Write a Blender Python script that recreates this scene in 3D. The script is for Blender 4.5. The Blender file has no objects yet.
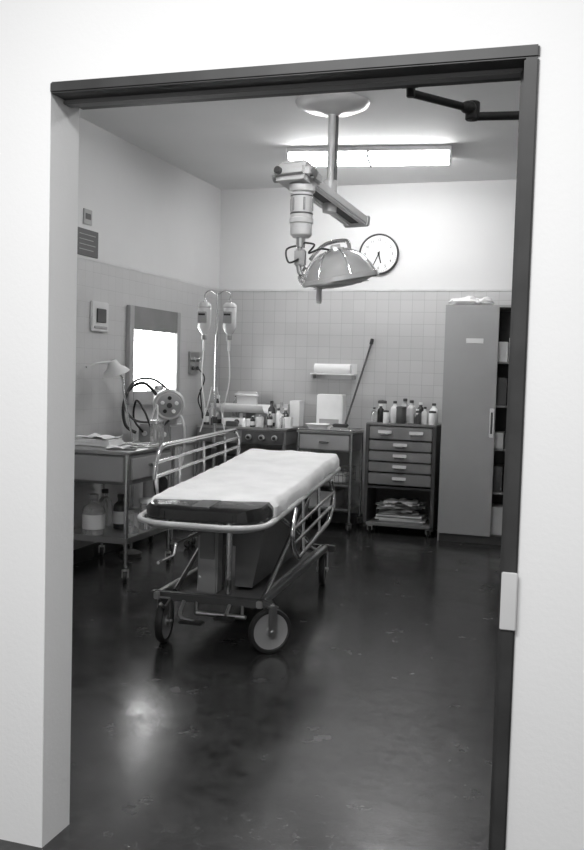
import bpy, bmesh, math, random
from mathutils import Vector, Matrix, noise
random.seed(7)
S=bpy.context.scene
S.view_settings.view_transform='Standard'
S.view_settings.look='None'
S.view_settings.exposure=0.0
pi=math.pi
# ---------------------------------------------------------------- materials
MATS={}
def mat(name,g,rough=.5,metal=0,emit=0,var=0,vscale=6,bump=0,bscale=40,trans=0,alpha=1,coat=0):
    if name in MATS: return MATS[name]
    m=bpy.data.materials.new(name); m.use_nodes=True; MATS[name]=m
    nt=m.node_tree; b=nt.nodes['Principled BSDF']
    b.inputs['Base Color'].default_value=(g,g,g,1)
    b.inputs['Roughness'].default_value=rough; b.inputs['Metallic'].default_value=metal
    if trans: b.inputs['Transmission Weight'].default_value=trans
    if coat: b.inputs['Coat Weight'].default_value=coat
    if alpha<1: b.inputs['Alpha'].default_value=alpha
    if emit:
        b.inputs['Emission Color'].default_value=(1,1,1,1); b.inputs['Emission Strength'].default_value=emit
    tc=nt.nodes.new('ShaderNodeTexCoord')
    if var==0: var=.06*g
    n=nt.nodes.new('ShaderNodeTexNoise'); n.inputs['Scale'].default_value=vscale; n.inputs['Detail'].default_value=5
    nt.links.new(tc.outputs['Object'],n.inputs['Vector'])
    r=nt.nodes.new('ShaderNodeValToRGB'); a=max(0,g-var); c=min(1,g+var)
    r.color_ramp.elements[0].color=(a,a,a,1); r.color_ramp.elements[1].color=(c,c,c,1)
    r.color_ramp.elements[0].position=.3; r.color_ramp.elements[1].position=.7
    nt.links.new(n.outputs['Fac'],r.inputs['Fac']); nt.links.new(r.outputs['Color'],b.inputs['Base Color'])
    if bump:
        n2=nt.nodes.new('ShaderNodeTexNoise'); n2.inputs['Scale'].default_value=bscale
        nt.links.new(tc.outputs['Object'],n2.inputs['Vector'])
        bp=nt.nodes.new('ShaderNodeBump'); bp.inputs['Strength'].default_value=bump; bp.inputs['Distance'].default_value=.01
        nt.links.new(n2.outputs['Fac'],bp.inputs['Height']); nt.links.new(bp.outputs['Normal'],b.inputs['Normal'])
    return m
def tile_mat(name,axis,c1,c2,mort,size=.108,rough=.3):
    m=bpy.data.materials.new(name); m.use_nodes=True; MATS[name]=m
    nt=m.node_tree; b=nt.nodes['Principled BSDF']; L=nt.links
    tc=nt.nodes.new('ShaderNodeTexCoord'); sp=nt.nodes.new('ShaderNodeSeparateXYZ'); cb=nt.nodes.new('ShaderNodeCombineXYZ')
    L.new(tc.outputs['Object'],sp.inputs[0]); L.new(sp.outputs[axis],cb.inputs[0]); L.new(sp.outputs['Z'],cb.inputs[1])
    br=nt.nodes.new('ShaderNodeTexBrick'); br.offset=0; br.squash=1
    br.inputs['Scale'].default_value=1; br.inputs['Brick Width'].default_value=size; br.inputs['Row Height'].default_value=size
    br.inputs['Mortar Size'].default_value=.002; br.inputs['Mortar Smooth'].default_value=.3
    br.inputs['Color1'].default_value=(c1,c1,c1,1); br.inputs['Color2'].default_value=(c2,c2,c2,1); br.inputs['Mortar'].default_value=(mort,mort,mort,1)
    L.new(cb.outputs[0],br.inputs['Vector']); L.new(br.outputs['Color'],b.inputs['Base Color'])
    bp=nt.nodes.new('ShaderNodeBump'); bp.invert=True; bp.inputs['Strength'].default_value=.3; bp.inputs['Distance'].default_value=.002
    L.new(br.outputs['Fac'],bp.inputs['Height']); L.new(bp.outputs['Normal'],b.inputs['Normal'])
    b.inputs['Roughness'].default_value=rough
    return m
def floor_mat():
    m=bpy.data.materials.new('dark_vinyl_floor'); m.use_nodes=True; MATS['floor']=m
    nt=m.node_tree; b=nt.nodes['Principled BSDF']; L=nt.links
    tc=nt.nodes.new('ShaderNodeTexCoord')
    def nz(sc,det,rough=.6,dist=0):
        n=nt.nodes.new('ShaderNodeTexNoise'); n.inputs['Scale'].default_value=sc; n.inputs['Detail'].default_value=det; n.inputs['Roughness'].default_value=rough; n.inputs['Distortion'].default_value=dist
        L.new(tc.outputs['Object'],n.inputs['Vector']); return n
    n=nz(22,10,.75,.6)
    r=nt.nodes.new('ShaderNodeValToRGB'); r.color_ramp.elements[0].position=.36; r.color_ramp.elements[1].position=.7
    r.color_ramp.elements[0].color=(.008,.008,.008,1); r.color_ramp.elements[1].color=(.055,.055,.055,1)
    L.new(n.outputs['Fac'],r.inputs['Fac'])
    br=nt.nodes.new('ShaderNodeTexBrick'); br.offset=0; br.inputs['Scale'].default_value=1
    br.inputs['Brick Width'].default_value=.305; br.inputs['Row Height'].default_value=.305; br.inputs['Mortar Size'].default_value=.0015
    br.inputs['Color1'].default_value=(1,1,1,1); br.inputs['Color2'].default_value=(.78,.78,.78,1); br.inputs['Mortar'].default_value=(.6,.6,.6,1)
    L.new(tc.outputs['Object'],br.inputs['Vector'])
    mx=nt.nodes.new('ShaderNodeMix'); mx.data_type='RGBA'; mx.blend_type='MULTIPLY'; mx.inputs[0].default_value=1
    L.new(r.outputs['Color'],mx.inputs[6]); L.new(br.outputs['Color'],mx.inputs[7]); L.new(mx.outputs[2],b.inputs['Base Color'])
    n2=nz(4,8,.65)
    mr=nt.nodes.new('ShaderNodeMapRange'); mr.inputs[1].default_value=.3; mr.inputs[2].default_value=.7; mr.inputs[3].default_value=.12; mr.inputs[4].default_value=.30
    L.new(n2.outputs['Fac'],mr.inputs[0]); L.new(mr.outputs[0],b.inputs['Roughness'])
    n3=nz(60,4,.6)
    bp=nt.nodes.new('ShaderNodeBump'); bp.inputs['Strength'].default_value=.06; bp.inputs['Distance'].default_value=.004
    L.new(n3.outputs['Fac'],bp.inputs['Height']); L.new(bp.outputs['Normal'],b.inputs['Normal'])
    return m
mat('wall_paint',.64,.6,bump=.05,bscale=120,vscale=2,var=.015)
mat('ceiling_paint',.72,.7,bump=.05,bscale=90,vscale=1.5,var=.02)
mat('hall_paint',.84,.7,bump=.05,bscale=90,vscale=2,var=.01)
mat('dark_frame',.035,.45,vscale=8,var=.01)
mat('grey_frame',.16,.5)
mat('grey_enamel',.17,.38,vscale=5,var=.02)
mat('locker_grey',.3,.42,vscale=3,var=.015)
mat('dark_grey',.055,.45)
mat('black',.01,.4)
mat('black_vinyl',.010,.2,bump=.5,bscale=12)
mat('rubber',.015,.6)
mat('chrome',.66,.18,1,vscale=3)
mat('steel',.48,.33,1,vscale=4)
mat('painted_light',.5,.35)
mat('wheel_disc',.38,.4,.3)
mat('white',.82,.45)
mat('linen',.84,.8,bump=.25,bscale=50)
mat('off_white',.6,.5)
mat('mid_grey',.33,.5)
mat('glass',.85,.06,trans=.8)
mat('amber_glass',.06,.12,coat=.5)
mat('fluid_glass',.8,.1,trans=.25,coat=.5)
mat('tube_clear',.75,.3)
mat('clock_face',.75,.5)
mat('lamp_glass',.8,.12,trans=.3)
mat('lamp_enamel',.55,.14,.5,coat=.6)
mat('lamp_emit',1,.5,emit=58)
mat('pane_emit',1,.5,emit=9.0)
mat('kick_plate',.55,.35,.6)
tile_mat('tile_back','X',.45,.48,.34)
tile_mat('tile_left','Y',.47,.49,.40)
floor_mat()
# ---------------------------------------------------------------- mesh builder
class B:
    def __init__(s,name,M=None):
        s.name=name; s.v=[]; s.f=[]; s.mi=[]; s.sm=[]; s.mats=[]; s.M=M or Matrix.Identity(4)
    def idx(s,m):
        if m not in s.mats: s.mats.append(m)
        return s.mats.index(m)
    def add(s,vs,fs,m,smooth=True,X=None):
        o=len(s.v); i=s.idx(m)
        for v in vs:
            v=Vector(v)
            if X is not None: v=X@v
            s.v.append(s.M@v)
        for f in fs:
            s.f.append([k+o for k in f]); s.mi.append(i); s.sm.append(smooth)
        return s
    def box(s,a,b,m,bev=.004,X=None,smooth=False):
        a,b=Vector(a),Vector(b)
        bm=bmesh.new(); bmesh.ops.create_cube(bm,size=1)
        for v in bm.verts:
            v.co=Vector([(a[i]+b[i])/2+v.co[i]*abs(b[i]-a[i]) for i in range(3)])
        w=min(abs(b[i]-a[i]) for i in range(3))
        bev=min(bev,w*.45)
        if bev>0: bmesh.ops.bevel(bm,geom=bm.edges[:],offset=bev,segments=2,affect='EDGES')
        bm.verts.index_update()
        s.add([v.co.copy() for v in bm.verts],[[v.index for v in f.verts] for f in bm.faces],m,smooth,X); bm.free(); return s
    def cyl(s,p0,p1,r0,m,r1=None,seg=24,X=None):
        if r1 is None: r1=r0
        p0,p1=Vector(p0),Vector(p1); d=(p1-p0); L=d.length
        q=d.to_track_quat('Z','Y').to_matrix().to_4x4(); T=Matrix.Translation(p0)@q
        if X is not None: T=X@T
        e=min(.003,r0*.2,r1*.2,L*.2)
        return s.lathe([(0,0),(r0-e,0),(r0,e),(r1,L-e),(r1-e,L),(0,L)],m,X=T,seg=seg)
    def lathe(s,prof,m,X=None,seg=32,sx=1,sy=1):
        vs=[];rings=[]
        for r,z in prof:
            if r<1e-6: rings.append([len(vs)]); vs.append((0,0,z))
            else:
                rings.append(list(range(len(vs),len(vs)+seg)))
                for k in range(seg):
                    a=2*pi*k/seg; vs.append((r*math.cos(a)*sx,r*math.sin(a)*sy,z))
        fs=[]
        for A,C in zip(rings,rings[1:]):
            if len(A)==1 and len(C)==1: continue
            for k in range(seg):
                k2=(k+1)%seg
                if len(A)==1: fs.append([A[0],C[k2],C[k]])
                elif len(C)==1: fs.append([A[k],A[k2],C[0]])
                else: fs.append([A[k],A[k2],C[k2],C[k]])
        return s.add(vs,fs,m,True,X)
    def tube(s,pts,r,m,smooth=True,closed=False,seg=10,sub=6,X=None):
        pts=[Vector(p) for p in pts]
        if smooth and len(pts)>2:
            out=[];n=len(pts)
            rng=range(n) if closed else range(n-1)
            for i in rng:
                g=(lambda k: pts[k%n]) if closed else (lambda k: pts[max(0,min(n-1,k))])
                a,b,c,d=g(i-1),g(i),g(i+1),g(i+2)
                for j in range(sub):
                    t=j/sub
                    out.append(.5*((2*b)+(c-a)*t+(2*a-5*b+4*c-d)*t*t+(3*b-a-3*c+d)*t**3))
            if not closed: out.append(pts[-1])
            pts=out
        n=len(pts); vs=[];fs=[]
        up=None
        for i,p in enumerate(pts):
            if closed: t=(pts[(i+1)%n]-pts[i-1])
            else: t=pts[min(n-1,i+1)]-pts[max(0,i-1)]
            if t.length<1e-9: t=Vector((0,0,1))
            t.normalize()
            if up is None:
                up=Vector((0,0,1)) if abs(t.z)<.9 else Vector((1,0,0))
            up=(up-t*up.dot(t))
            if up.length<1e-6: up=t.orthogonal()
            up.normalize(); sd=t.cross(up)
            for k in range(seg):
                a=2*pi*k/seg; vs.append(p+(up*math.cos(a)+sd*math.sin(a))*r)
        for i in range(n if closed else n-1):
            j=(i+1)%n
            for k in range(seg):
                k2=(k+1)%seg
                fs.append([i*seg+k,i*seg+k2,j*seg+k2,j*seg+k])
        if not closed:
            fs.append(list(range(seg))[::-1]); fs.append([(n-1)*seg+k for k in range(seg)])
        return s.add(vs,fs,m,True,X)
    def poly(s,pts,r,m,rad=.04,closed=False,**k):
        P=[Vector(p) for p in pts]; n=len(P); out=[]
        for i in range(n):
            if not closed and i in(0,n-1): out.append(P[i]); continue
            a,b,c=P[i-1],P[i],P[(i+1)%n]
            d1=(a-b); d2=(c-b); rr=min(rad,d1.length*.45,d2.length*.45)
            q0=b+d1.normalized()*rr; q2=b+d2.normalized()*rr
            for j in range(6):
                t=j/5; out.append(q0*(1-t)**2+b*2*t*(1-t)+q2*t*t)
        return s.tube(out,r,m,smooth=False,closed=closed,**k)
    def ball(s,c,r,m,sx=1,sy=1,sz=1,seg=20,X=None):
        n=10; T=Matrix.Translation(Vector(c))@Matrix.Diagonal((sx,sy,sz,1))
        if X is not None: T=X@T
        return s.lathe([(r*math.sin(pi*i/n) if 0<i<n else 0,-r*math.cos(pi*i/n)) for i in range(n+1)],m,X=T,seg=seg)
    def blob(s,c,d,m,seed=0,amp=.25):
        bm=bmesh.new(); bmesh.ops.create_icosphere(bm,subdivisions=3,radius=1)
        vs=[]
        for v in bm.verts:
            k=1+amp*noise.noise(v.co*1.6+Vector((seed*3.1,seed,0)))+amp*.5*noise.noise(v.co*4+Vector((seed,0,seed)))
            q=Vector((v.co.x*d[0]*k,v.co.y*d[1]*k,v.co.z*d[2]*k))
            q.z=max(q.z,-d[2]*.8)
            vs.append(q+Vector(c))
        bm.verts.index_update()
        s.add(vs,[[v.index for v in f.verts] for f in bm.faces],m,True); bm.free(); return s
    def cloth(s,w,l,m,X,seed=0,amp=.012,droop=0,n=12):
        vs=[];fs=[]
        for i in range(n+1):
            for j in range(n+1):
                x=(i/n-.5)*w; y=(j/n-.5)*l
                z=abs(noise.noise(Vector((x*9+seed,y*9,seed*2.3))))*amp*2+.004
                if droop and j<2: z-=droop*(2-j)
                vs.append((x,y,z))
        for i in range(n):
            for j in range(n):
                a=i*(n+1)+j; fs.append([a,a+n+1,a+n+2,a+1])
        s.add(vs,fs,m,True,X); return s
    def text(s,body,size,X,m,ext=.0008):
        cu=bpy.data.curves.new('t','FONT'); cu.body=body; cu.size=size; cu.extrude=ext; cu.align_x='CENTER'; cu.align_y='CENTER'
        ob=bpy.data.objects.new('t',cu); S.collection.objects.link(ob)
        me=bpy.data.meshes.new_from_object(ob)
        s.add([v.co.copy() for v in me.vertices],[list(p.vertices) for p in me.polygons],m,False,X)
        bpy.data.objects.remove(ob); bpy.data.meshes.remove(me); return s
    def done(s,origin=None):
        me=bpy.data.meshes.new(s.name)
        o=Vector(origin) if origin is not None else Vector((0,0,0))
        me.from_pydata([v-o for v in s.v],[],s.f)
        for n in s.mats: me.materials.append(MATS[n])
        me.polygons.foreach_set('material_index',s.mi); me.polygons.foreach_set('use_smooth',s.sm)
        me.update()
        bm=bmesh.new(); bm.from_mesh(me); bmesh.ops.recalc_face_normals(bm,faces=bm.faces); bm.to_mesh(me); bm.free()
        try: me.set_sharp_from_angle(angle=math.radians(42))
        except Exception: pass
        ob=bpy.data.objects.new(s.name,me); ob.location=o; S.collection.objects.link(ob); return ob
def T(x,y,z): return Matrix.Translation((x,y,z))
def R(a,ax): return Matrix.Rotation(math.radians(a),4,ax)
# ---------------------------------------------------------------- room shell
XL,XR,YB,YF,H=-3.38,.75,8.2,2.40,3.085
YH=2.25; OX0,OX1,OH=-1.44,-.172,2.14
B('floor').box((XL-.2,-2.0,-.1),(XR+2.2,YB+.2,0),'floor',0).done()
B('ceiling').box((XL-.1,YH,H),(XR+.1,YB+.1,H+.1),'ceiling_paint',0).done()
w=B('wall_back'); w.box((XL-.1,YB,0),(XR+.1,YB+.1,H),'wall_paint',0); w.box((XL,YB-.012,0.0),(XR,YB,2.13),'tile_back',0); w.box((XL,YB-.018,2.13),(XR,YB,2.15),'off_white',.003); w.done()
w=B('wall_left'); w.box((XL-.1,YF,0),(XL,YB,H),'wall_paint',0); w.box((XL,YF,0),(XL+.012,YB-.02,2.13),'tile_left',0); w.box((XL,YF,2.13),(XL+.016,YB-.02,2.15),'off_white',.003); w.done()
w=B('wall_right'); w.box((XR,YF,0),(XR+.1,YB,H),'wall_paint',0); w.box((XR-.012,YF,0),(XR,YB-.02,2.13),'tile_left',0); w.done()
w=B('wall_front')
w.box((XL-1.2,YH+.001,0),(OX0,YF,H),'hall_paint',0); w.box((OX1+.03,YH+.001,0),(XR+2,YF,H),'hall_paint',0); w.box((OX0-.0,YH+.001,OH+.02),(OX1+.03,YF,H),'hall_paint',0)
w.done()
w=B('trim_door_frame')
y0,y1=YH-.008,YF+.015
w.box((OX1,y0,0),(OX1+.034,y1,OH),'dark_frame',.004)
w.box((OX0+.001,y0,OH),(OX1+.034,y1,OH+.03),'dark_frame',.004)
w.box((OX1-.012,YH+.06,0),(OX1,YH+.1,OH),'dark_frame',.003)
w.box((OX0+.001,YH+.06,OH-.012),(OX1,YH+.1,OH),'grey_frame',.003)
w.box((OX1-.002,YH-.014,.79),(OX1+.036,YH-.007,.93),'off_white',.002)
w.done()
b=B('baseboard_back'); b.box((XL+.012,YB-.03,0),(XR-.012,YB-.012,.10),'dark_grey',.004); b.done()
b=B('baseboard_left'); b.box((XL+.012,YF,0),(XL+.03,YB-.03,.10),'dark_grey',.004); b.done()
# door leaf, swung open into the room
d=B('door_1'); d.box((OX1+.012,YF+.03,.01),(OX1+.057,YF+1.22,2.11),'grey_frame',.003)
d.cyl((OX1-.02,YF+1.12,.98),(OX1+.012,YF+1.12,.98),.012,'steel'); d.ball((OX1-.03,YF+1.12,.98),.028,'steel')
d.box((OX1+.008,YF+.05,.02),(OX1+.0125,YF+1.2,.28),'kick_plate',.001)
d.done()
c=B('door_closer')
c.box((-.20,2.50,2.03),(-.161,2.78,2.09),'dark_grey',.008)
c.box((-.50,2.415,2.145),(-.45,2.435,2.175),'dark_grey',.004)
c.cyl((-.475,2.44,2.16),(-.475,2.44,2.125),.012,'black')
c.tube([(-.475,2.44,2.135),(-.335,2.62,2.135)],.011,'black',smooth=False)
c.cyl((-.335,2.62,2.155),(-.335,2.62,2.105),.020,'black')
c.ball((-.345,2.60,2.135),.022,'black',sz=.8)
c.tube([(-.335,2.62,2.115),(-.18,2.64,2.115)],.012,'black',smooth=False)
c.cyl((-.18,2.64,2.13),(-.18,2.64,2.085),.014,'black')
c.done()
# ---------------------------------------------------------------- window (frosted)
w=B('window_1'); x0=XL+.012
w.box((x0,6.33,1.12),(x0+.035,6.405,1.86),'mid_grey',.004); w.box((x0,7.185,1.12),(x0+.035,7.25,1.86),'mid_grey',.004)
w.box((x0,6.405,1.12),(x0+.035,7.185,1.20),'mid_grey',.004); w.box((x0,6.405,1.68),(x0+.03,7.185,1.86),'grey_enamel',.004)
w.box((x0,6.405,1.20),(x0+.006,7.185,1.68),'pane_emit',0)
for k in range(1,8): w.box((x0+.006,6.405+k*.0975-.003,1.20),(x0+.010,6.405+k*.0975+.003,1.68),'mid_grey',0)
w.box((x0,6.30,1.095),(x0+.055,7.28,1.12),'mid_grey',.004)
w.done()
t=B('wall_thermostat'); t.box((x0,5.79,1.635),(x0+.02,6.03,1.85),'off_white',.006); t.box((x0+.018,5.85,1.70),(x0+.03,5.98,1.80),'dark_grey',.004); t.box((x0+.02,5.82,1.655),(x0+.026,6.0,1.675),'mid_grey',.002); t.done()
t=B('wall_sign'); t.box((XL,5.60,2.155),(XL+.01,5.90,2.34),'dark_grey',.002)
for k in range(4): t.box((XL+.01,5.64,2.30-k*.035),(XL+.0115,5.86-.03*(k%2),2.305-k*.035),'mid_grey',0)
t.done()
t=B('wall_notice'); t.box((XL,5.70,2.375),(XL+.01,5.81,2.48),'mid_grey',.002); t.box((XL+.01,5.72,2.41),(XL+.012,5.79,2.45),'dark_grey',0); t.done()
t=B('oxygen_outlet_panel'); t.box((x0,7.49,1.34),(x0+.02,7.70,1.54),'steel',.004)
for y in (7.545,7.645):
    t.cyl((x0+.02,y,1.47),(x0+.05,y,1.47),.022,'chrome'); t.cyl((x0+.02,y,1.39),(x0+.035,y,1.39),.018,'dark_grey')
t.tube([(x0+.03,7.645,1.39),(x0+.09,7.66,1.30),(x0+.05,7.62,1.12),(x0+.10,7.60,1.0),(x0+.06,7.70,.95),(x0+.05,7.66,1.2)],.006,'black')
t.done()
# ---------------------------------------------------------------- ceiling fixtures
def fixture(name,cx,cy,ang):
    f=B(name,T(cx,cy,H)@R(ang,'Z'))
    f.box((-.62,-.17,-.035),(.62,.17,0),'white',.006)
    f.box((-.62,-.17,-.085),(-.605,.17,-.03),'white',.003); f.box((.605,-.17,-.085),(.62,.17,-.03),'white',.003)
    f.box((-.605,-.012,-.07),(.605,.012,-.035),'white',.003)
    f.box((-.008,-.165,-.088),(.008,.165,-.03),'mid_grey',.002)
    for y in (-.09,.09):
        f.cyl((-.60,y,-.062),(-.01,y,-.062),.026,'lamp_emit',seg=16); f.cyl((.01,y,-.062),(.60,y,-.062),.026,'lamp_emit',seg=16)
    return f.done()
fixture('fluorescent_ceiling_light',-1.66,6.98,8)
fixture('fluorescent_ceiling_light',-1.2,4.0,0)  # added fixture, hidden by the door header, lights the near room
# ---------------------------------------------------------------- surgical light
s=B('surgical_light'); sx,sy=-1.60,5.68
s.lathe([(0,-.075),(.05,-.075),(.07,-.06),(.17,-.045),(.225,-.02),(.235,0),(0,0)],'painted_light',X=T(sx,sy,H),seg=48)
s.cyl((sx,sy,H-.06),(sx,sy,2.5),.024,'painted_light'); s.cyl((sx+.03,sy+.01,H-.08),(sx+.03,sy+.01,2.52),.010,'dark_grey')
s.cyl((sx,sy,2.60),(sx,sy,2.40),.045,'painted_light')
A=Vector((-1.70,5.24,2.55)); E=Vector((-1.51,6.05,2.40)); D=(E-A); L=D.length
q=D.to_track_quat('X','Z').to_matrix().to_4x4(); AX=T(*A)@q
s.box((-.02,-.085,-.03),(L,-.035,.03),'white',.01,X=AX); s.box((-.02,.035,-.03),(L,.085,.03),'white',.01,X=AX)
s.box((.05,-.033,-.02),(L-.02,.033,.0),'dark_grey',.004,X=AX); s.box((L-.03,-.092,-.035),(L+.015,.092,.035),'off_white',.008,X=AX)
s.box((-.07,-.125,-.045),(.15,.125,.055),'painted_light',.03,X=AX); s.box((-.03,-.09,.05),(.12,.09,.08),'painted_light',.012,X=AX)
s.cyl((-.07,.06,0),(-.10,.06,0),.022,'dark_grey',X=AX); s.cyl((.0,-.12,.0),(.0,-.145,0),.03,'chrome',X=AX)
s.cyl((.03,.12,0),(.03,.155,0),.026,'mid_grey',X=AX)
m0=Vector((-1.665,5.30,0))
s.lathe([(0,2.19),(.05,2.19),(.065,2.205),(.065,2.27),(.072,2.275),(.072,2.30),(.066,2.305),(.066,2.45),(.078,2.46),(.078,2.50),(0,2.50)],'painted_light',X=T(m0.x,m0.y,0))
s.cyl((m0.x,m0.y,2.325),(m0.x,m0.y,2.335),.0685,'dark_grey'); s.cyl((m0.x,m0.y,2.43),(m0.x,m0.y,2.437),.0685,'dark_grey')
for k in range(6):
    a=2*pi*k/6; s.cyl((m0.x+.065*math.cos(a),m0.y+.065*math.sin(a),2.345),(m0.x+.065*math.cos(a),m0.y+.065*math.sin(a),2.42),.007,'grey_enamel',seg=8)
s.cyl((m0.x,m0.y,2.20),(m0.x,m0.y,2.13),.028,'chrome')
LC=Vector((-1.43,5.36,1.955))
s.tube([(m0.x,m0.y,2.16),(m0.x-.01,m0.y,2.06),(m0.x+.0,m0.y,1.98),(m0.x+.03,m0.y+.02,1.955)],.016,'chrome')
s.box((m0.x-.035,m0.y-.02,2.02),(m0.x+.03,m0.y+.03,2.12),'mid_grey',.008)
s.tube([(m0.x+.03,m0.y+.1,2.07),(m0.x+.12,m0.y+.1,2.16),(LC.x+.02,LC.y+.02,2.18),(LC.x+.05,LC.y,2.13)],.012,'chrome')
s.tube([(m0.x,m0.y+.02,2.15),(m0.x-.08,m0.y-.02,2.12),(m0.x-.06,m0.y-.04,2.04),(m0.x+.0,m0.y-.03,2.06)],.006,'black')
s.tube([(m0.x+.02,m0.y,2.16),(m0.x+.10,m0.y-.05,2.14),(m0.x+.07,m0.y-.06,2.09),(m0.x+.14,m0.y-.02,2.12),(LC.x,LC.y-.03,2.10)],.006,'black')
LX=T(*LC)@R(-9,'Y')@R(8,'X')
s.lathe([(0,.18),(.05,.178),(.055,.165),(.10,.15),(.155,.115),(.195,.065),(.216,.02),(.228,.012),(.232,-.012),(.224,-.022),(.21,-.018),(.20,.0)],'lamp_enamel',X=LX,seg=56)
s.lathe([(0,-.055),(.08,-.05),(.16,-.034),(.21,-.012)],'lamp_glass',X=LX,seg=56)
for rr in (.07,.12,.165): 
    s.tube([LX@Vector((rr*math.cos(a*pi/12),rr*math.sin(a*pi/12),-.056+rr*.1)) for a in range(24)],.003,'mid_grey',closed=True,smooth=False,seg=6)
s.cyl((0,0,.17),(0,0,.20),.03,'painted_light',X=LX)
for an in (200,250,300,350):
    c_,s_=math.cos(math.radians(an)),math.sin(math.radians(an))
    s.tube([LX@Vector((r_*c_,r_*s_,z_)) for r_,z_ in ((.06,.168),(.105,.152),(.16,.117),(.20,.067),(.225,.014))],.004,'chrome',seg=6)
s.lathe([(0,-.16),(.014,-.158),(.018,-.14),(.016,-.08),(.024,-.07),(.024,-.02),(0,-.02)],'painted_light',X=T(LC.x-.10,LC.y-.10,LC.z+.0))
s.tube([LX@Vector((-.235,0,-.005)),LX@Vector((-.25,-.0,.05)),LX@Vector((-.2,0,.1))],.010,'chrome')
s.done((sx,sy,H))
# ---------------------------------------------------------------- clock
c=B('wall_clock',T(-1.83,YB,2.46)@R(90,'X'))
c.lathe([(0,0),(.178,0),(.182,.01),(.182,.035),(.176,.042),(.168,.036),(.165,.028),(0,.028)],'dark_grey',seg=56)
c.lathe([(0,.030),(.166,.030)],'clock_face',seg=56)
for k in range(60):
    l=.012 if k%5==0 else .006
    c.box((-.0015,.158-l,.030),(.0015,.158,.0315),'black',0,X=R(-k*6,'Z'))
for n in range(1,13):
    a=n*pi/6; c.text(str(n),.036,T(.125*math.sin(a),.125*math.cos(a),.031),'black')
c.box((-.006,-.02,.034),(.006,.085,.036),'black',.001,X=R(-165,'Z')); c.box((-.004,-.025,.037),(.004,.13,.039),'black',.001,X=R(-205,'Z'))
c.cyl((0,0,.03),(0,0,.043),.009,'black')
c.done()
# ---------------------------------------------------------------- generic casters/bottles
def caster(b,x,y,r=.04,ang=0,top=.1,X=None):
    Y=(T(x,y,0)@R(ang,'Z')) if X is None else X@T(x,y,0)@R(ang,'Z')
    b.cyl((-.012,0,r),(.012,0,r),r,'rubber',X=Y,seg=20); b.cyl((-.014,0,r),(.014,0,r),r*.5,'wheel_disc',X=Y,seg=16)
    b.box((-.022,-.012,r-.005),(-.016,.02,r*2+.006),'steel',.001,X=Y); b.box((.016,-.012,r-.005),(.022,.02,r*2+.006),'steel',.001,X=Y)
    b.box((-.022,-.02,r*2),(.022,.022,r*2+.008),'steel',.001,X=Y); b.cyl((0,0,r*2+.005),(0,0,max(top,r*2+.012)),.008,'steel',X=Y,seg=10)
def bottle(b,x,y,z,r,h,m,cap='white',neck=.4,label=None):
    b.lathe([(0,0),(r*.94,0),(r,.005),(r,h*.62),(r*.9,h*.70),(r*neck,h*.80),(r*neck,h*.90)],m,X=T(x,y,z),seg=18)
    b.cyl((x,y,z+h*.88),(x,y,z+h),r*neck*1.2,cap,seg=14)
    if label: b.lathe([(r*1.01,h*.15),(r*1.02,h*.16),(r*1.02,h*.5),(r*1.01,h*.51)],label,X=T(x,y,z),seg=18)
def jar(b,x,y,z,r,h,m,lid='steel'):
    b.lathe([(0,0),(r*.95,0),(r,.004),(r,h*.84),(r*.9,h*.88)],m,X=T(x,y,z),seg=20)
    b.lathe([(0,h*.84),(r*1.05,h*.84),(r*1.05,h*.95),(r*.9,h*.98),(.008,h*.99),(.01,h),(0,h)],lid,X=T(x,y,z),seg=20)
# ---------------------------------------------------------------- gurney
GX=T(-1.80,4.98,0)@R(3.5,'Z')
g=B('gurney',GX)
ZC=.782
def hz(y): return ZC+.062*y
tilt=math.atan(.062)
def pad(b,y0,y1,W,r0,r1,zt,th,m,wr=0,slant=0,nc=28,nr=60):
    rows=[]
    ys=[y0+(y1-y0)*i/nr for i in range(nr+1)]
    def row(y,drop,shr=0):
        w=W
        if y-y0<r0: d=r0-(y-y0); w=W-r0+math.sqrt(max(0,r0*r0-d*d))
        if y1-y<r1: d=r1-(y1-y); w=min(w,W-r1+math.sqrt(max(0,r1*r1-d*d)))
        out=[]
        prof=[(-1,-th,0),(-1,-th*.35,0)]+[(-1,0,.018)]+[(-1+2*k/nc,.004,0) for k in range(1,nc)]+[(1,0,.018)]+[(1,-th*.35,0),(1,-th,0)]
        for sg,z,ins in prof:
            x=sg*w
            if ins: x=sg*(w-ins)
            yy=y+slant*x/W*(1-(y-y0)/(y1-y0))
            zz=z if not drop else min(z,drop)
            if wr:
                zz+=wr*noise.noise(Vector((x*5,yy*3,1)))+wr*.6*noise.noise(Vector((x*14+yy*9,yy*16,4)))
                if abs(sg)==1 and z<-.01: x+=sg*wr*1.5*noise.noise(Vector((yy*9,2,z*10)))
            out.append(Vector((x,yy,zt(yy)+zz)))
        return out
    rows.append(row(y0,-th)); rows.append(row(y0,-th*.35)); rows+= [row(y0+.012,-.003)]
    rows+=[row(y,0) for y in ys[1:-1]]
    rows+=[row(y1-.012,-.003),row(y1,-th*.35),row(y1,-th)]
    n=len(rows[0]); vs=[v for r in rows for v in r]; fs=[]
    for i in range(len(rows)-1):
        for k in range(n-1): fs.append([i*n+k,i*n+k+1,(i+1)*n+k+1,(i+1)*n+k])
    b.add(vs,fs,m,True)
DX=T(0,0,ZC)@R(math.degrees(tilt),'X')
W0=.302
g.box((-W0,-.90,-.075),(W0,.93,-.055),'grey_enamel',.004,X=DX)
pad(g,-.95,.93,W0+.006,.12,.05,lambda y:hz(y),.062,'black_vinyl',wr=.005)
pad(g,-.77,.945,W0+.018,.01,.06,lambda y:hz(y)+.010,.080,'linen',wr=.009,slant=.05)
g.box((-.05,-.94,-.02),(.05,-.74,.0065),'dark_grey',.004,X=DX)
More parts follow.
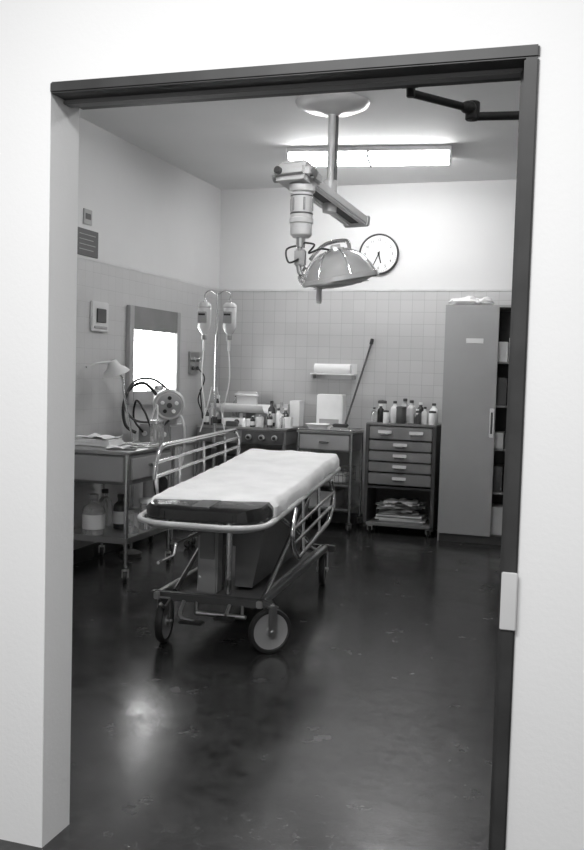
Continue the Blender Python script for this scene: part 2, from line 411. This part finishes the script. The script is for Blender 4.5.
g.poly([DX@Vector((x,y,-.085)) for x,y in [(-W0-.012,-.84),(-.23,-.98),(.23,-.98),(W0+.012,-.84),(W0+.012,.91),(.25,.97),(-.25,.97),(-W0-.012,.91)]],.016,'painted_light',rad=.1,closed=True)
g.poly([DX@Vector((x,y,-.07)) for x,y in [(-W0-.034,-.78),(-W0-.02,-.94),(-.20,-1.01),(.20,-1.01),(W0+.02,-.94),(W0+.034,-.78)]],.014,'off_white',rad=.09)
for y in (-.6,-.1,.4,.8): g.box((-W0,y-.015,-.1),(W0,y+.015,-.08),'steel',.003,X=DX)
# raised side rail (far side)
xr=-W0-.05
def P(x,y,z): return DX@Vector((x,y,z))
g.poly([P(xr,-.60,-.08),P(xr,-.66,.10),P(xr,-.58,.235),P(xr,.72,.17),P(xr,.80,.09),P(xr,.76,-.08)],.013,'chrome',rad=.09)
g.poly([P(xr,-.65,.08),P(xr,.79,.05)],.010,'chrome'); g.poly([P(xr,-.65,.155),P(xr,.80,.11)],.010,'chrome')
for y in (-.3,.1,.5): g.poly([P(xr,y,-.08),P(xr,y,.20-(y+.42)*.05)],.009,'chrome')
# lowered side rail (near side)
xr=W0+.03
g.poly([P(xr,-.36,-.10),P(xr+.01,-.48,-.2),P(xr+.015,-.40,-.37),P(xr+.015,.46,-.34),P(xr+.01,.60,-.2),P(xr,.54,-.10)],.014,'chrome',rad=.09)
for z in (-.19,-.27): g.poly([P(xr+.012,-.45,z),P(xr+.012,.58,z+.01)],.010,'chrome')
for y in (-.2,.2): g.poly([P(xr,y,-.08),P(xr+.014,y-.03,-.36)],.010,'chrome')
# crossed support tubes
for sx_ in (-.24,.24):
    g.poly([(sx_,-.62,.23),(sx_,-.05,.47),(sx_,.55,.73)],.014,'chrome'); g.poly([(sx_,.66,.23),(sx_,.05,.48),(sx_,-.5,.66)],.014,'chrome')
for y,zt in ((-.42,.68),(.50,.74)):
    g.cyl((0,y,.20),(0,y,.46),.045,'steel'); g.cyl((0,y,.44),(0,y,zt),.032,'chrome')
g.box((-.14,-.56,.215),(-.03,-.47,.67),'locker_grey',.008); g.box((-.125,-.57,.40),(-.045,-.56,.64),'grey_enamel',.003)
g.cyl((.03,-.55,.22),(.03,-.55,.66),.018,'chrome'); 
g.add([(-.20,-.45,.60),(.20,-.45,.60),(.13,-.45,.24),(-.13,-.45,.24),(-.20,.62,.66),(.20,.62,.66),(.13,.62,.24),(-.13,.62,.24)],[[0,1,2,3],[7,6,5,4],[1,5,6,2],[0,3,7,4],[3,2,6,7]],'grey_enamel',False)
g.box((-.25,-.60,.195),(.25,.72,.215),'grey_enamel',.004); g.box((.24,-.55,.20),(.255,.72,.27),'locker_grey',.003); g.box((-.255,-.55,.20),(-.24,.72,.27),'locker_grey',.003)
for sx_ in (-.27,.27): g.box((sx_-.016,-.80,.225),(sx_+.016,.80,.262),'steel',.005)
for y in (-.765,.765): g.box((-.31,y-.022,.222),(.33,y+.022,.262),'dark_grey',.005)
# crank and pedals
g.cyl((-.10,-.98,.55),(-.10,-.50,.55),.009,'chrome'); g.poly([(-.10,-.98,.55),(-.10,-1.0,.50),(-.16,-1.0,.47),(-.16,-1.05,.47)],.008,'chrome',rad=.01)
y=-.80
g.poly([(-.12,y,.23),(-.12,y-.08,.17),(-.03,y-.10,.16)],.009,'steel'); g.box((-.10,y-.13,.15),(.02,y-.08,.165),'black',.004)
g.poly([(.12,y,.23),(.12,y-.06,.19)],.009,'steel'); g.box((.07,y-.10,.175),(.17,y-.05,.19),'black',.004)
g.poly([(-.2,y+.02,.23),(-.2,y-.05,.2),(-.2,y-.11,.235)],.008,'steel'); g.cyl((-.06,y+.02,.17),(.2,y+.02,.17),.012,'steel'); g.cyl((-.06,y+.02,.23),(-.06,y+.02,.16),.008,'steel'); g.cyl((.18,y+.02,.23),(.18,y+.02,.16),.008,'steel')
def bigwheel(x,y,ang,R_=.105):
    W_=T(x,y,0)@R(ang,'Z')
    prof=[(R_*.80,-.012),(R_*.86,-.018),(R_*.96,-.017),(R_,-.008),(R_,.008),(R_*.96,.017),(R_*.86,.018),(R_*.80,.012)]
    g.lathe(prof,'rubber',X=W_@T(0,0,R_)@R(90,'Y'),seg=40)
    g.lathe([(0,-.016),(.022,-.016),(.026,-.010),(R_*.60,-.006),(R_*.82,-.013),(R_*.82,.013),(R_*.60,.006),(.026,.010),(.022,.016),(0,.016)],'wheel_disc',X=W_@T(0,0,R_)@R(90,'Y'),seg=40)
    g.cyl((-.04,0,R_),(.04,0,R_),.011,'steel',X=W_,seg=12)
    for s_ in (-.032,.032): g.box((s_-.003,-.022,R_-.02),(s_+.003,.022,R_*2+.015),'steel',.002,X=W_)
    g.box((-.036,-.03,R_*2+.008),(.036,.03,R_*2+.016),'steel',.002,X=W_); g.cyl((0,0,R_*2+.01),(0,0,.25),.02,'steel',X=W_)
bigwheel(.32,-.765,-52,.112); bigwheel(-.235,-.765,4,.112); bigwheel(.25,.765,8); bigwheel(-.28,.765,20)
g.done((-1.80,4.98,0))
# ---------------------------------------------------------------- left utility cart
X0,X1,Y0,Y1=-3.33,-2.76,5.25,5.93
u=B('utility_cart')
u.box((X0,Y0,.825),(X1,Y1,.845),'steel',.006); u.box((X0+.01,Y0+.01,.63),(X1-.01,Y1-.01,.822),'grey_enamel',.006)
u.box((X1-.012,Y0+.05,.66),(X1+.004,Y1-.05,.80),'locker_grey',.005); u.box((X1+.004,5.52,.735),(X1+.018,5.66,.752),'chrome',.004)
u.box((X0+.04,Y0-.004,.65),(X1-.04,Y0+.012,.81),'locker_grey',.004)
for x in (X0+.02,X1-.02):
    for y in (Y0+.02,Y1-.02):
        u.cyl((x,y,.10),(x,y,.83),.014,'chrome'); caster(u,x,y,.038,25,top=.11)
u.box((X0+.01,Y0+.01,.25),(X1-.01,Y1-.01,.265),'steel',.004); u.box((X0+.01,Y0+.005,.25),(X1-.01,Y0+.012,.29),'steel',.002); u.box((X1-.012,Y0+.01,.25),(X1-.005,Y1-.01,.29),'steel',.002)
u.done()
b=B('glass_jug'); bottle(b,-3.10,5.42,.266,.075,.27,'glass','mid_grey',.35,label='off_white'); b.done()
b=B('glass_jar'); jar(b,-2.9,5.58,.266,.05,.17,'glass','steel'); jar(b,-2.88,5.75,.266,.045,.22,'glass','off_white'); bottle(b,-3.05,5.7,.266,.05,.24,'amber_glass','black',label='white'); bottle(b,-3.2,5.75,.266,.05,.26,'glass','dark_grey'); b.done()
b=B('folded_towels')
for k,(w_,h_) in enumerate(((.19,.018),(.18,.016),(.165,.014))):
    b.box((-3.15-w_,5.62-w_*.6,.846+k*.017),(-3.15+w_*.6,5.62+w_*.6,.846+k*.017+h_),'linen',.007,X=None)
b.cloth(.2,.16,'linen',T(-2.92,5.46,.846)@R(20,'Z'),3,.02)
b.cloth(.26,.2,'linen',T(-3.18,5.62,.896)@R(-12,'Z'),5,.018)
b.done()
b=B('steel_tray'); b.box((-3.0,5.60,.846),(-2.8,5.78,.852),'steel',.002); b.poly([(-3.0,5.60,.862),(-2.8,5.60,.862),(-2.8,5.78,.862),(-3.0,5.78,.862)],.005,'chrome',rad=.02,closed=True)
b.box((-2.98,5.64,.852),(-2.85,5.66,.862),'chrome',.002); b.box((-2.96,5.69,.852),(-2.83,5.70,.858),'chrome',.002); b.done()
# ---------------------------------------------------------------- exam lamp
e=B('exam_lamp'); ex,ey=-3.13,6.02
e.lathe([(0,0),(.08,0),(.08,.03),(.05,.045),(.02,.055),(0,.055)],'dark_grey',X=T(ex,ey,0))
e.cyl((ex,ey,.04),(ex,ey,.85),.011,'chrome'); 
e.tube([(ex,ey,.84),(ex-.03,ey-.01,1.0),(ex-.06,ey-.03,1.18),(ex-.05,ey-.08,1.30),(ex-.06,ey-.14,1.36)],.008,'chrome')
e.lathe([(.012,.10),(.03,.095),(.05,.05),(.085,.02),(.10,0),(.097,0),(.08,.017),(.045,.045),(0,.07)],'off_white',X=T(ex-.06,ey-.16,1.34)@R(18,'X')@R(-10,'Y'))
e.tube([(ex-.06,ey-.16,1.42),(ex-.12,ey-.30,1.41),(ex-.16,ey-.40,1.38)],.008,'off_white')
e.done()
# ---------------------------------------------------------------- anesthesia machine
a=B('anesthesia_machine'); ax,ay=-3.07,6.42
for x in (-.2,.17):
    for y in (-.2,.2):
        a.cyl((ax+x,ay+y,.1),(ax+x,ay+y,.82),.012,'chrome'); caster(a,ax+x,ay+y,.038,40,top=.11)
a.box((ax-.22,ay-.22,.80),(ax+.19,ay+.22,.82),'steel',.004); a.box((ax-.22,ay-.22,.25),(ax+.19,ay+.22,.265),'steel',.004)
a.box((ax-.15,ay-.15,.82),(ax+.12,ay+.15,.96),'mid_grey',.012)
for k in range(3): a.cyl((ax-.09+k*.08,ay-.15,.89),(ax-.09+k*.08,ay-.165,.89),.02,'black' if k%2 else 'white',seg=14)
DR=T(ax+.07,ay-.08,1.11)@R(28,'Z')@R(90,'X')
a.lathe([(0,-.09),(.105,-.09),(.12,-.075),(.12,.07),(.105,.085),(.10,.08),(0,.08)],'painted_light',X=DR,seg=40)
a.lathe([(0,.083),(.085,.083),(.09,.08)],'mid_grey',X=DR,seg=40)
for k in range(5):
    an=k*2*pi/5+.3; a.cyl((.055*math.cos(an),.055*math.sin(an),.08),(.055*math.cos(an),.055*math.sin(an),.098),.015,'black' if k%2 else 'white',X=DR,seg=14)
a.cyl((0,0,.08),(0,0,.105),.02,'dark_grey',X=DR); a.cyl((ax+.06,ay-.02,.95),(ax+.06,ay-.02,1.0),.05,'steel')
a.cyl((ax-.1,ay+.08,.96),(ax-.1,ay+.08,1.22),.035,'fluid_glass'); a.cyl((ax-.1,ay+.08,1.22),(ax-.1,ay+.08,1.25),.04,'chrome')
a.tube([(ax-.02,ay-.1,1.18),(ax-.10,ay-.16,1.27),(ax-.20,ay-.2,1.22),(ax-.24,ay-.22,1.08),(ax-.20,ay-.25,.95),(ax-.12,ay-.24,.90)],.012,'black')
a.tube([(ax+.10,ay-.1,1.20),(ax+.0,ay-.2,1.30),(ax-.14,ay-.24,1.28),(ax-.2,ay-.28,1.12),(ax-.12,ay-.28,1.0),(ax+.02,ay-.24,.98)],.009,'dark_grey')
a.tube([(ax+.12,ay-.18,1.0),(ax+.04,ay-.26,.92),(ax-.04,ay-.26,1.06),(ax-.12,ay-.24,1.14),(ax-.16,ay-.2,1.0),(ax-.1,ay-.16,.9)],.008,'black')
a.tube([(ax+.16,ay-.1,1.06),(ax+.22,ay-.12,.95),(ax+.2,ay-.1,.7),(ax+.12,ay-.12,.55),(ax+.05,ay-.1,.6)],.009,'tube_clear')
a.cyl((ax+.02,ay,.266),(ax+.02,ay,.62),.055,'dark_grey'); a.ball((ax+.02,ay,.62),.055,'dark_grey')
a.cyl((ax-.12,ay,.266),(ax-.12,ay,.56),.05,'mid_grey'); a.ball((ax-.12,ay,.56),.05,'mid_grey')
a.done()
j=B('suction_bottle'); jar(j,-2.86,5.86,.846,.05,.18,'glass','chrome'); j.tube([(-2.86,5.86,1.02),(-2.87,5.88,1.12),(-2.90,5.90,1.10),(-2.93,5.89,1.0)],.006,'tube_clear'); j.done()
# ---------------------------------------------------------------- IV stand
i=B('iv_stand'); ix,iy=-2.74,6.62
for k in range(4):
    an=k*pi/2+.78; px,py=ix+.2*math.cos(an),iy+.2*math.sin(an)
    i.tube([(ix,iy,.14),(ix+.1*math.cos(an),iy+.1*math.sin(an),.12),(px,py,.09)],.010,'chrome'); caster(i,px,py,.03,k*40,top=.09)
i.cyl((ix,iy,.10),(ix,iy,1.0),.014,'chrome'); i.cyl((ix,iy,.98),(ix,iy,1.98),.010,'chrome'); i.cyl((ix,iy,.97),(ix,iy,1.02),.02,'dark_grey')
for sg in (-1,1):
    i.tube([(ix,iy,1.96),(ix+sg*.06,iy,1.995),(ix+sg*.105,iy,1.97),(ix+sg*.105,iy,1.93)],.005,'chrome')
i.cyl((ix,iy,.72),(ix,iy,.78),.022,'dark_grey')
for sg in (-1,1):
    bt=i; bx=ix+sg*.105; r_=.052
    bt.lathe([(0,1.90),(.036,1.90),(r_,1.88),(r_,1.71),(.034,1.675),(.018,1.66),(.018,1.64),(0,1.64)],'fluid_glass',X=T(bx,iy,0),seg=24)
    bt.cyl((bx,iy,1.65),(bx,iy,1.615),.021,'mid_grey',seg=14); bt.box((bx-.035,iy-r_-.002,1.74),(bx+.035,iy-r_+.016,1.83),'mid_grey',.003)
    bt.box((bx-.028,iy-r_-.003,1.80),(bx+.028,iy-r_+.01,1.815),'black',.001)
    bt.cyl((bx,iy,1.86),(bx,iy,1.868),r_+.001,'mid_grey')
    bt.tube([(bx-.02,iy,1.88),(bx,iy,1.935),(bx+.02,iy,1.88)],.003,'chrome')
    bt.cyl((bx,iy,1.625),(bx,iy,1.53),.010,'tube_clear',seg=10); 
    bt.tube([(bx,iy,1.54),(bx+.01*sg,iy,1.3),(bx-.03*sg,iy-.02,1.05),(bx+.0,iy-.04,.9),(bx-.05*sg,iy-.02,1.1),(ix+.02*sg,iy-.02,1.25)],.0045,'tube_clear')
i.done()
# ---------------------------------------------------------------- work table
w=B('steel_work_table'); a0,a1,b0,b1=-3.32,-2.46,7.58,8.15
w.box((a0,b0,.865),(a1,b1,.885),'steel',.004); w.box((a0+.01,b0+.01,.74),(a1-.01,b1-.01,.865),'grey_enamel',.004)
w.box((a0+.03,b0+.004,.755),(a0+.42,b0+.014,.85),'grey_enamel',.004); w.box((a1-.42,b0+.002,.75),(a1-.03,b0+.014,.855),'dark_grey',.004)
w.box((a0+.19,b0-.012,.80),(a0+.27,b0+.006,.812),'chrome',.003)
for k in range(3):
    x=a1-.35+k*.12; w.cyl((x,b0+.004,.80),(x,b0-.02,.80),.026,'mid_grey',seg=18); w.cyl((x,b0-.018,.80),(x,b0-.035,.80),.014,'black',seg=14)
for x in (a0+.03,a1-.03):
    for y in (b0+.03,b1-.03): w.cyl((x,y,0),(x,y,.75),.018,'steel')
w.box((a0+.01,b0+.01,.22),(a1-.01,b1-.01,.24),'grey_enamel',.004)
w.done()
b=B('supply_boxes')
b.box((-3.2,7.75,.241),(-2.95,8.0,.46),'mid_grey',.004); b.box((-2.9,7.72,.241),(-2.7,8.0,.40),'off_white',.004); b.box((-2.66,7.75,.241),(-2.52,8.0,.5),'dark_grey',.004); b.box((-2.88,7.75,.401),(-2.72,7.95,.5),'locker_grey',.004)
b.box((-3.18,7.78,.461),(-2.98,7.98,.6),'dark_grey',.004); b.done()
sc=B('infant_scale'); 
sc.box((-3.13,7.72,.886),(-2.83,7.98,.95),'white',.012); sc.cyl((-2.98,7.85,.94),(-2.98,7.85,1.0),.035,'steel')
pts=[];fs=[]
for k in range(13):
    for xx in (-3.22,-2.74):
        pts.append((xx,7.85+.13*math.cos(-pi+pi*k/12),1.075-.075*math.sin(pi*k/12)))
for k in range(12): fs.append([2*k,2*k+1,2*k+3,2*k+2])
sc.add(pts,fs,'white',True); sc.box((-3.22,7.72,1.07),(-2.74,7.728,1.08),'white',.002)
sc.box((-3.08,7.96,.95),(-2.88,7.99,1.19),'off_white',.008); sc.box((-3.1,7.94,1.15),(-2.86,7.955,1.17),'steel',.002)
sc.cyl((-2.98,7.72,.92),(-2.98,7.712,.92),.025,'dark_grey')
sc.done()
b=B('medicine_bottles'); random.seed(3)
for x,y,r_,h_,m_,cp in [(-2.66,7.70,.026,.14,'amber_glass','white'),(-2.60,7.76,.03,.17,'white','dark_grey'),(-2.53,7.66,.024,.12,'glass','white'),(-2.70,7.86,.034,.23,'amber_glass','black'),(-2.62,7.90,.035,.22,'glass','mid_grey'),(-2.56,7.84,.03,.17,'amber_glass','white'),(-3.26,7.68,.025,.15,'amber_glass','white'),(-3.25,7.78,.03,.19,'fluid_glass','white'),(-2.80,7.64,.022,.10,'black','white'),(-2.88,7.64,.022,.09,'white','black'),(-3.18,7.64,.02,.09,'dark_grey','white'),(-3.26,7.95,.035,.26,'amber_glass','white'),(-3.12,8.06,.035,.28,'glass','dark_grey')]:
    bottle(b,x,y,.886,r_,h_,m_,cp,label='off_white' if m_ in('amber_glass','black') else None)
for x,y,r_,h_ in [(-2.74,7.66,.035,.11),(-2.78,8.07,.045,.2)]: jar(b,x,y,.886,r_,h_,'off_white','chrome')
b.box((-3.04,7.60,.886),(-2.94,7.66,.93),'dark_grey',.004)
b.box((-2.57,7.98,.886),(-2.475,8.12,1.12),'white',.004); b.box((-2.70,8.0,.886),(-2.59,8.12,1.08),'off_white',.004); b.box((-2.54,7.73,.886),(-2.475,7.80,.98),'white',.003)
b.done()
# ---------------------------------------------------------------- instrument cart
w=B('instrument_cart'); a0,a1,b0,b1=-2.41,-1.90,7.70,8.13
w.box((a0,b0,.855),(a1,b1,.872),'steel',.004); w.poly([(a0,b0,.885),(a1,b0,.885),(a1,b1,.885),(a0,b1,.885)],.006,'chrome',rad=.03,closed=True)
w.box((a0+.015,b0+.012,.70),(a1-.015,b1-.012,.853),'grey_enamel',.005); w.box((a0+.03,b0,.715),(a1-.03,b0+.012,.84),'locker_grey',.004); w.box((-2.2,b0-.016,.775),(-2.11,b0,.787),'chrome',.003)
for x in (a0+.015,a1-.015):
    for y in (b0+.015,b1-.015): w.cyl((x,y,.09),(x,y,.86),.013,'chrome'); caster(w,x,y,.036,30,top=.1)
w.box((a0+.01,b0+.01,.40),(a1-.01,b1-.01,.412),'steel',.003); w.box((a0+.01,b0+.01,.19),(a1-.01,b1-.01,.202),'steel',.003)
w.done()
b=B('wire_basket')
for z in (.43,.49,.55): b.poly([(-2.25,7.74,z),(-1.95,7.74,z),(-1.95,8.05,z),(-2.25,8.05,z)],.004,'chrome',rad=.02,closed=True,seg=6)
for k in range(9): 
    xx=-2.25+.3*k/8; b.tube([(xx,7.74,.55),(xx,7.74,.418),(xx,8.05,.418),(xx,8.05,.55)],.003,'chrome',smooth=False,seg=6)
b.box((-2.22,7.78,.42),(-1.98,8.0,.50),'off_white',.01); b.done()
b=B('cardboard_box'); b.box((-2.36,7.76,.203),(-2.05,8.05,.34),'mid_grey',.004); b.box((-2.355,7.9,.341),(-2.055,7.905,.342),'off_white',0); b.done()
b=B('paper_towel_box'); b.box((-2.30,7.93,.873),(-2.06,8.08,1.19),'white',.008); b.box((-2.27,7.925,.92),(-2.09,7.932,.97),'mid_grey',.001); b.done()
b=B('enamel_basin'); b.lathe([(0,0),(.07,0),(.10,.05),(.112,.055),(.108,.058),(.095,.05),(.066,.006),(0,.006)],'white',X=T(-2.25,7.82,.873)); b.done()
b=B('instrument_pack')
b.box((-2.12,7.74,.873),(-1.95,7.84,.91),'mid_grey',.008); b.box((-2.1,7.75,.911),(-1.97,7.83,.94),'dark_grey',.008); b.done()
b=B('measuring_stick'); b.cyl((-2.04,7.92,.882),(-1.865,8.15,1.66),.009,'dark_grey'); b.cyl((-1.868,8.147,1.65),(-1.86,8.158,1.70),.016,'black'); b.done()
b=B('wall_shelf'); b.box((-2.41,8.06,1.365),(-2.0,8.188,1.378),'white',.003); b.box((-2.41,8.18,1.33),(-2.0,8.188,1.47),'off_white',.002)
b.box((-2.40,8.07,1.33),(-2.385,8.188,1.365),'mid_grey',.002); b.box((-2.02,8.07,1.33),(-2.005,8.188,1.365),'mid_grey',.002); b.done()
b=B('towel_roll'); b.cyl((-2.38,8.12,1.421),(-2.04,8.12,1.421),.043,'linen'); b.cyl((-2.382,8.12,1.421),(-2.378,8.12,1.421),.015,'mid_grey'); b.done()
# ---------------------------------------------------------------- drawer cabinet
c=B('drawer_cabinet'); a0,a1,b0,b1=-1.80,-1.19,7.76,8.15
c.box((a0,b0,.945),(a1,b1,.965),'grey_enamel',.004)
c.box((a0,b0,.06),(a0+.03,b1,.95),'dark_grey',.003); c.box((a1-.03,b0,.06),(a1,b1,.95),'dark_grey',.003); c.box((a0,b1-.01,.06),(a1,b1,.95),'dark_grey',.002)
c.box((a0,b0,.075),(a1,b1,.10),'grey_enamel',.003); c.box((a0+.03,b0+.01,.40),(a1-.03,b1-.01,.42),'dark_grey',.002)
zt=.942; hs=[.12,.094,.094,.094,.11]
for k,h_ in enumerate(hs):
    z1=zt-.006; z0=zt-h_+.006; zt-=h_
    c.box((a0+.034,b0-.006,z0),(a1-.034,b0+.3,z1),'grey_enamel',.005)
    xs=(a0+.17,a1-.17) if k in (0,) else ((a0+a1)/2,)
    for x in xs:
        c.box((x-.06,b0-.014,(z0+z1)/2-.004),(x+.06,b0-.004,(z0+z1)/2+.022),'off_white',.003); c.box((x-.045,b0-.028,(z0+z1)/2-.012),(x+.045,b0-.006,(z0+z1)/2-.004),'chrome',.003)
for x in (a0+.05,a1-.05):
    for y in (b0+.05,b1-.05): caster(c,x,y,.03,20,top=.078)
c.done()
b=B('paper_stack'); random.seed(5)
for k in range(5):
    dx=random.uniform(-.02,.02); dy=random.uniform(-.01,.02); an=random.uniform(-5,5)
    b.box((-.2,-.13,0),(.2,.13,.012),'linen' if k%3 else 'mid_grey',.003,X=T(-1.5+dx,7.95+dy,.1015+k*.0125)@R(an,'Z'))
for k in range(6):
    b.cloth(random.uniform(.28,.40),random.uniform(.2,.27),('linen','off_white','linen')[k%3],T(-1.5+random.uniform(-.03,.03),7.93+random.uniform(-.02,.02),.168+k*.02)@R(random.uniform(-9,9),'Z')@R(random.uniform(-3,3),'Y'),k*2.7,.02)
b.done()
b=B('medicine_jars'); random.seed(11)
for x,y,r_,h_,m_,k in [(-1.75,7.84,.024,.13,'glass','b'),(-1.70,7.88,.03,.16,'black','b'),(-1.64,7.82,.024,.11,'white','j'),(-1.58,7.90,.036,.19,'white','b'),(-1.51,7.83,.042,.15,'dark_grey','j'),(-1.44,7.93,.04,.20,'off_white','b'),(-1.37,7.83,.03,.13,'amber_glass','b'),(-1.31,7.86,.03,.15,'fluid_glass','b'),(-1.24,7.83,.03,.12,'white','j'),(-1.25,7.96,.038,.18,'white','b'),(-1.72,8.03,.038,.19,'fluid_glass','j'),(-1.38,8.05,.034,.18,'black','b'),(-1.52,8.05,.04,.21,'mid_grey','b')]:
    (bottle if k=='b' else jar)(b,x,y,.9655,r_,h_,m_,'white' if m_ in('black','amber_glass') else 'dark_grey')
b.done()
# ---------------------------------------------------------------- locker
k=B('storage_locker'); a0,a1,b0,b1,z1=-1.14,-.23,7.69,8.165,1.975
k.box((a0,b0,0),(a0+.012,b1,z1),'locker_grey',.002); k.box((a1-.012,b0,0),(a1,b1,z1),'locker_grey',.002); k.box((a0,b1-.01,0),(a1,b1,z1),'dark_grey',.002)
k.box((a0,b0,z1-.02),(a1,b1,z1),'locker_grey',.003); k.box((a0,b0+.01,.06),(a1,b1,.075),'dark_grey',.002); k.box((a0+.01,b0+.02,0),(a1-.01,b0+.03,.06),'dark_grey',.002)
k.box((a0+.004,b0-.018,.07),(-.70,b0,z1-.02),'locker_grey',.004)
for z in (.42,.78,1.14,1.5): k.box((a0+.012,b0+.02,z),(a1-.012,b1-.01,z+.015),'grey_enamel',.002)
k.box((-.735,b0-.035,.92),(-.72,b0-.016,1.10),'dark_grey',.004); k.box((-.745,b0-.022,.89),(-.71,b0-.016,1.13),'chrome',.002)
k.box((-.96,b0-.021,1.66),(-.82,b0-.017,1.70),'off_white',.001)
HX=T(a1-.01,b0,0)@R(-98,'Z')
k.box((0,-.009,.07),(.44,.009,z1-.02),'locker_grey',.003,X=HX)
random.seed(2)
for z in (.0755,.4355,.7955,1.1555,1.5155):
    x=-.72
    while x<-.32:
        w_=random.uniform(.06,.12); h_=random.uniform(.1,.24)
        k.box((x,7.76,z),(x+w_-.01,8.0,z+h_),random.choice(['off_white','mid_grey','dark_grey','white']),.004); x+=w_
k.done()
b=B('glove_bundle'); b.blob((-1.0,7.88,1.975+.037),(.13,.11,.045),'linen',2,.4); b.blob((-.84,7.85,1.975+.033),(.07,.08,.04),'linen',5,.4); b.done()
# ---------------------------------------------------------------- lights
wd=bpy.data.worlds.new('world'); S.world=wd; wd.use_nodes=True
wd.node_tree.nodes['Background'].inputs[0].default_value=(.8,.8,.8,1); wd.node_tree.nodes['Background'].inputs[1].default_value=.7
def area(name,loc,sx_,sy_,e,rot=(0,0,0)):
    l=bpy.data.lights.new(name,'AREA'); l.shape='RECTANGLE'; l.size=sx_; l.size_y=sy_; l.energy=e
    o=bpy.data.objects.new(name,l); o.location=loc; o.rotation_euler=rot; S.collection.objects.link(o)
area('hall_fill',(-.8,.6,2.95),1.4,.5,75)  # added fill light, out of view, so the hall-side wall renders white
# ---------------------------------------------------------------- camera
f=920.0; psi=math.atan(293/920); p=0.0598; r=0.028
cam=bpy.data.cameras.new('camera'); co=bpy.data.objects.new('camera',cam); S.collection.objects.link(co)
cam.sensor_fit='VERTICAL'; cam.sensor_height=36; cam.lens=36*f/850; cam.clip_start=.05
co.matrix_world=T(0,0,1.4)@Matrix.Rotation(psi,4,'Z')@Matrix.Rotation(pi/2-p,4,'X')@Matrix.Rotation(r,4,'Z')
S.camera=co
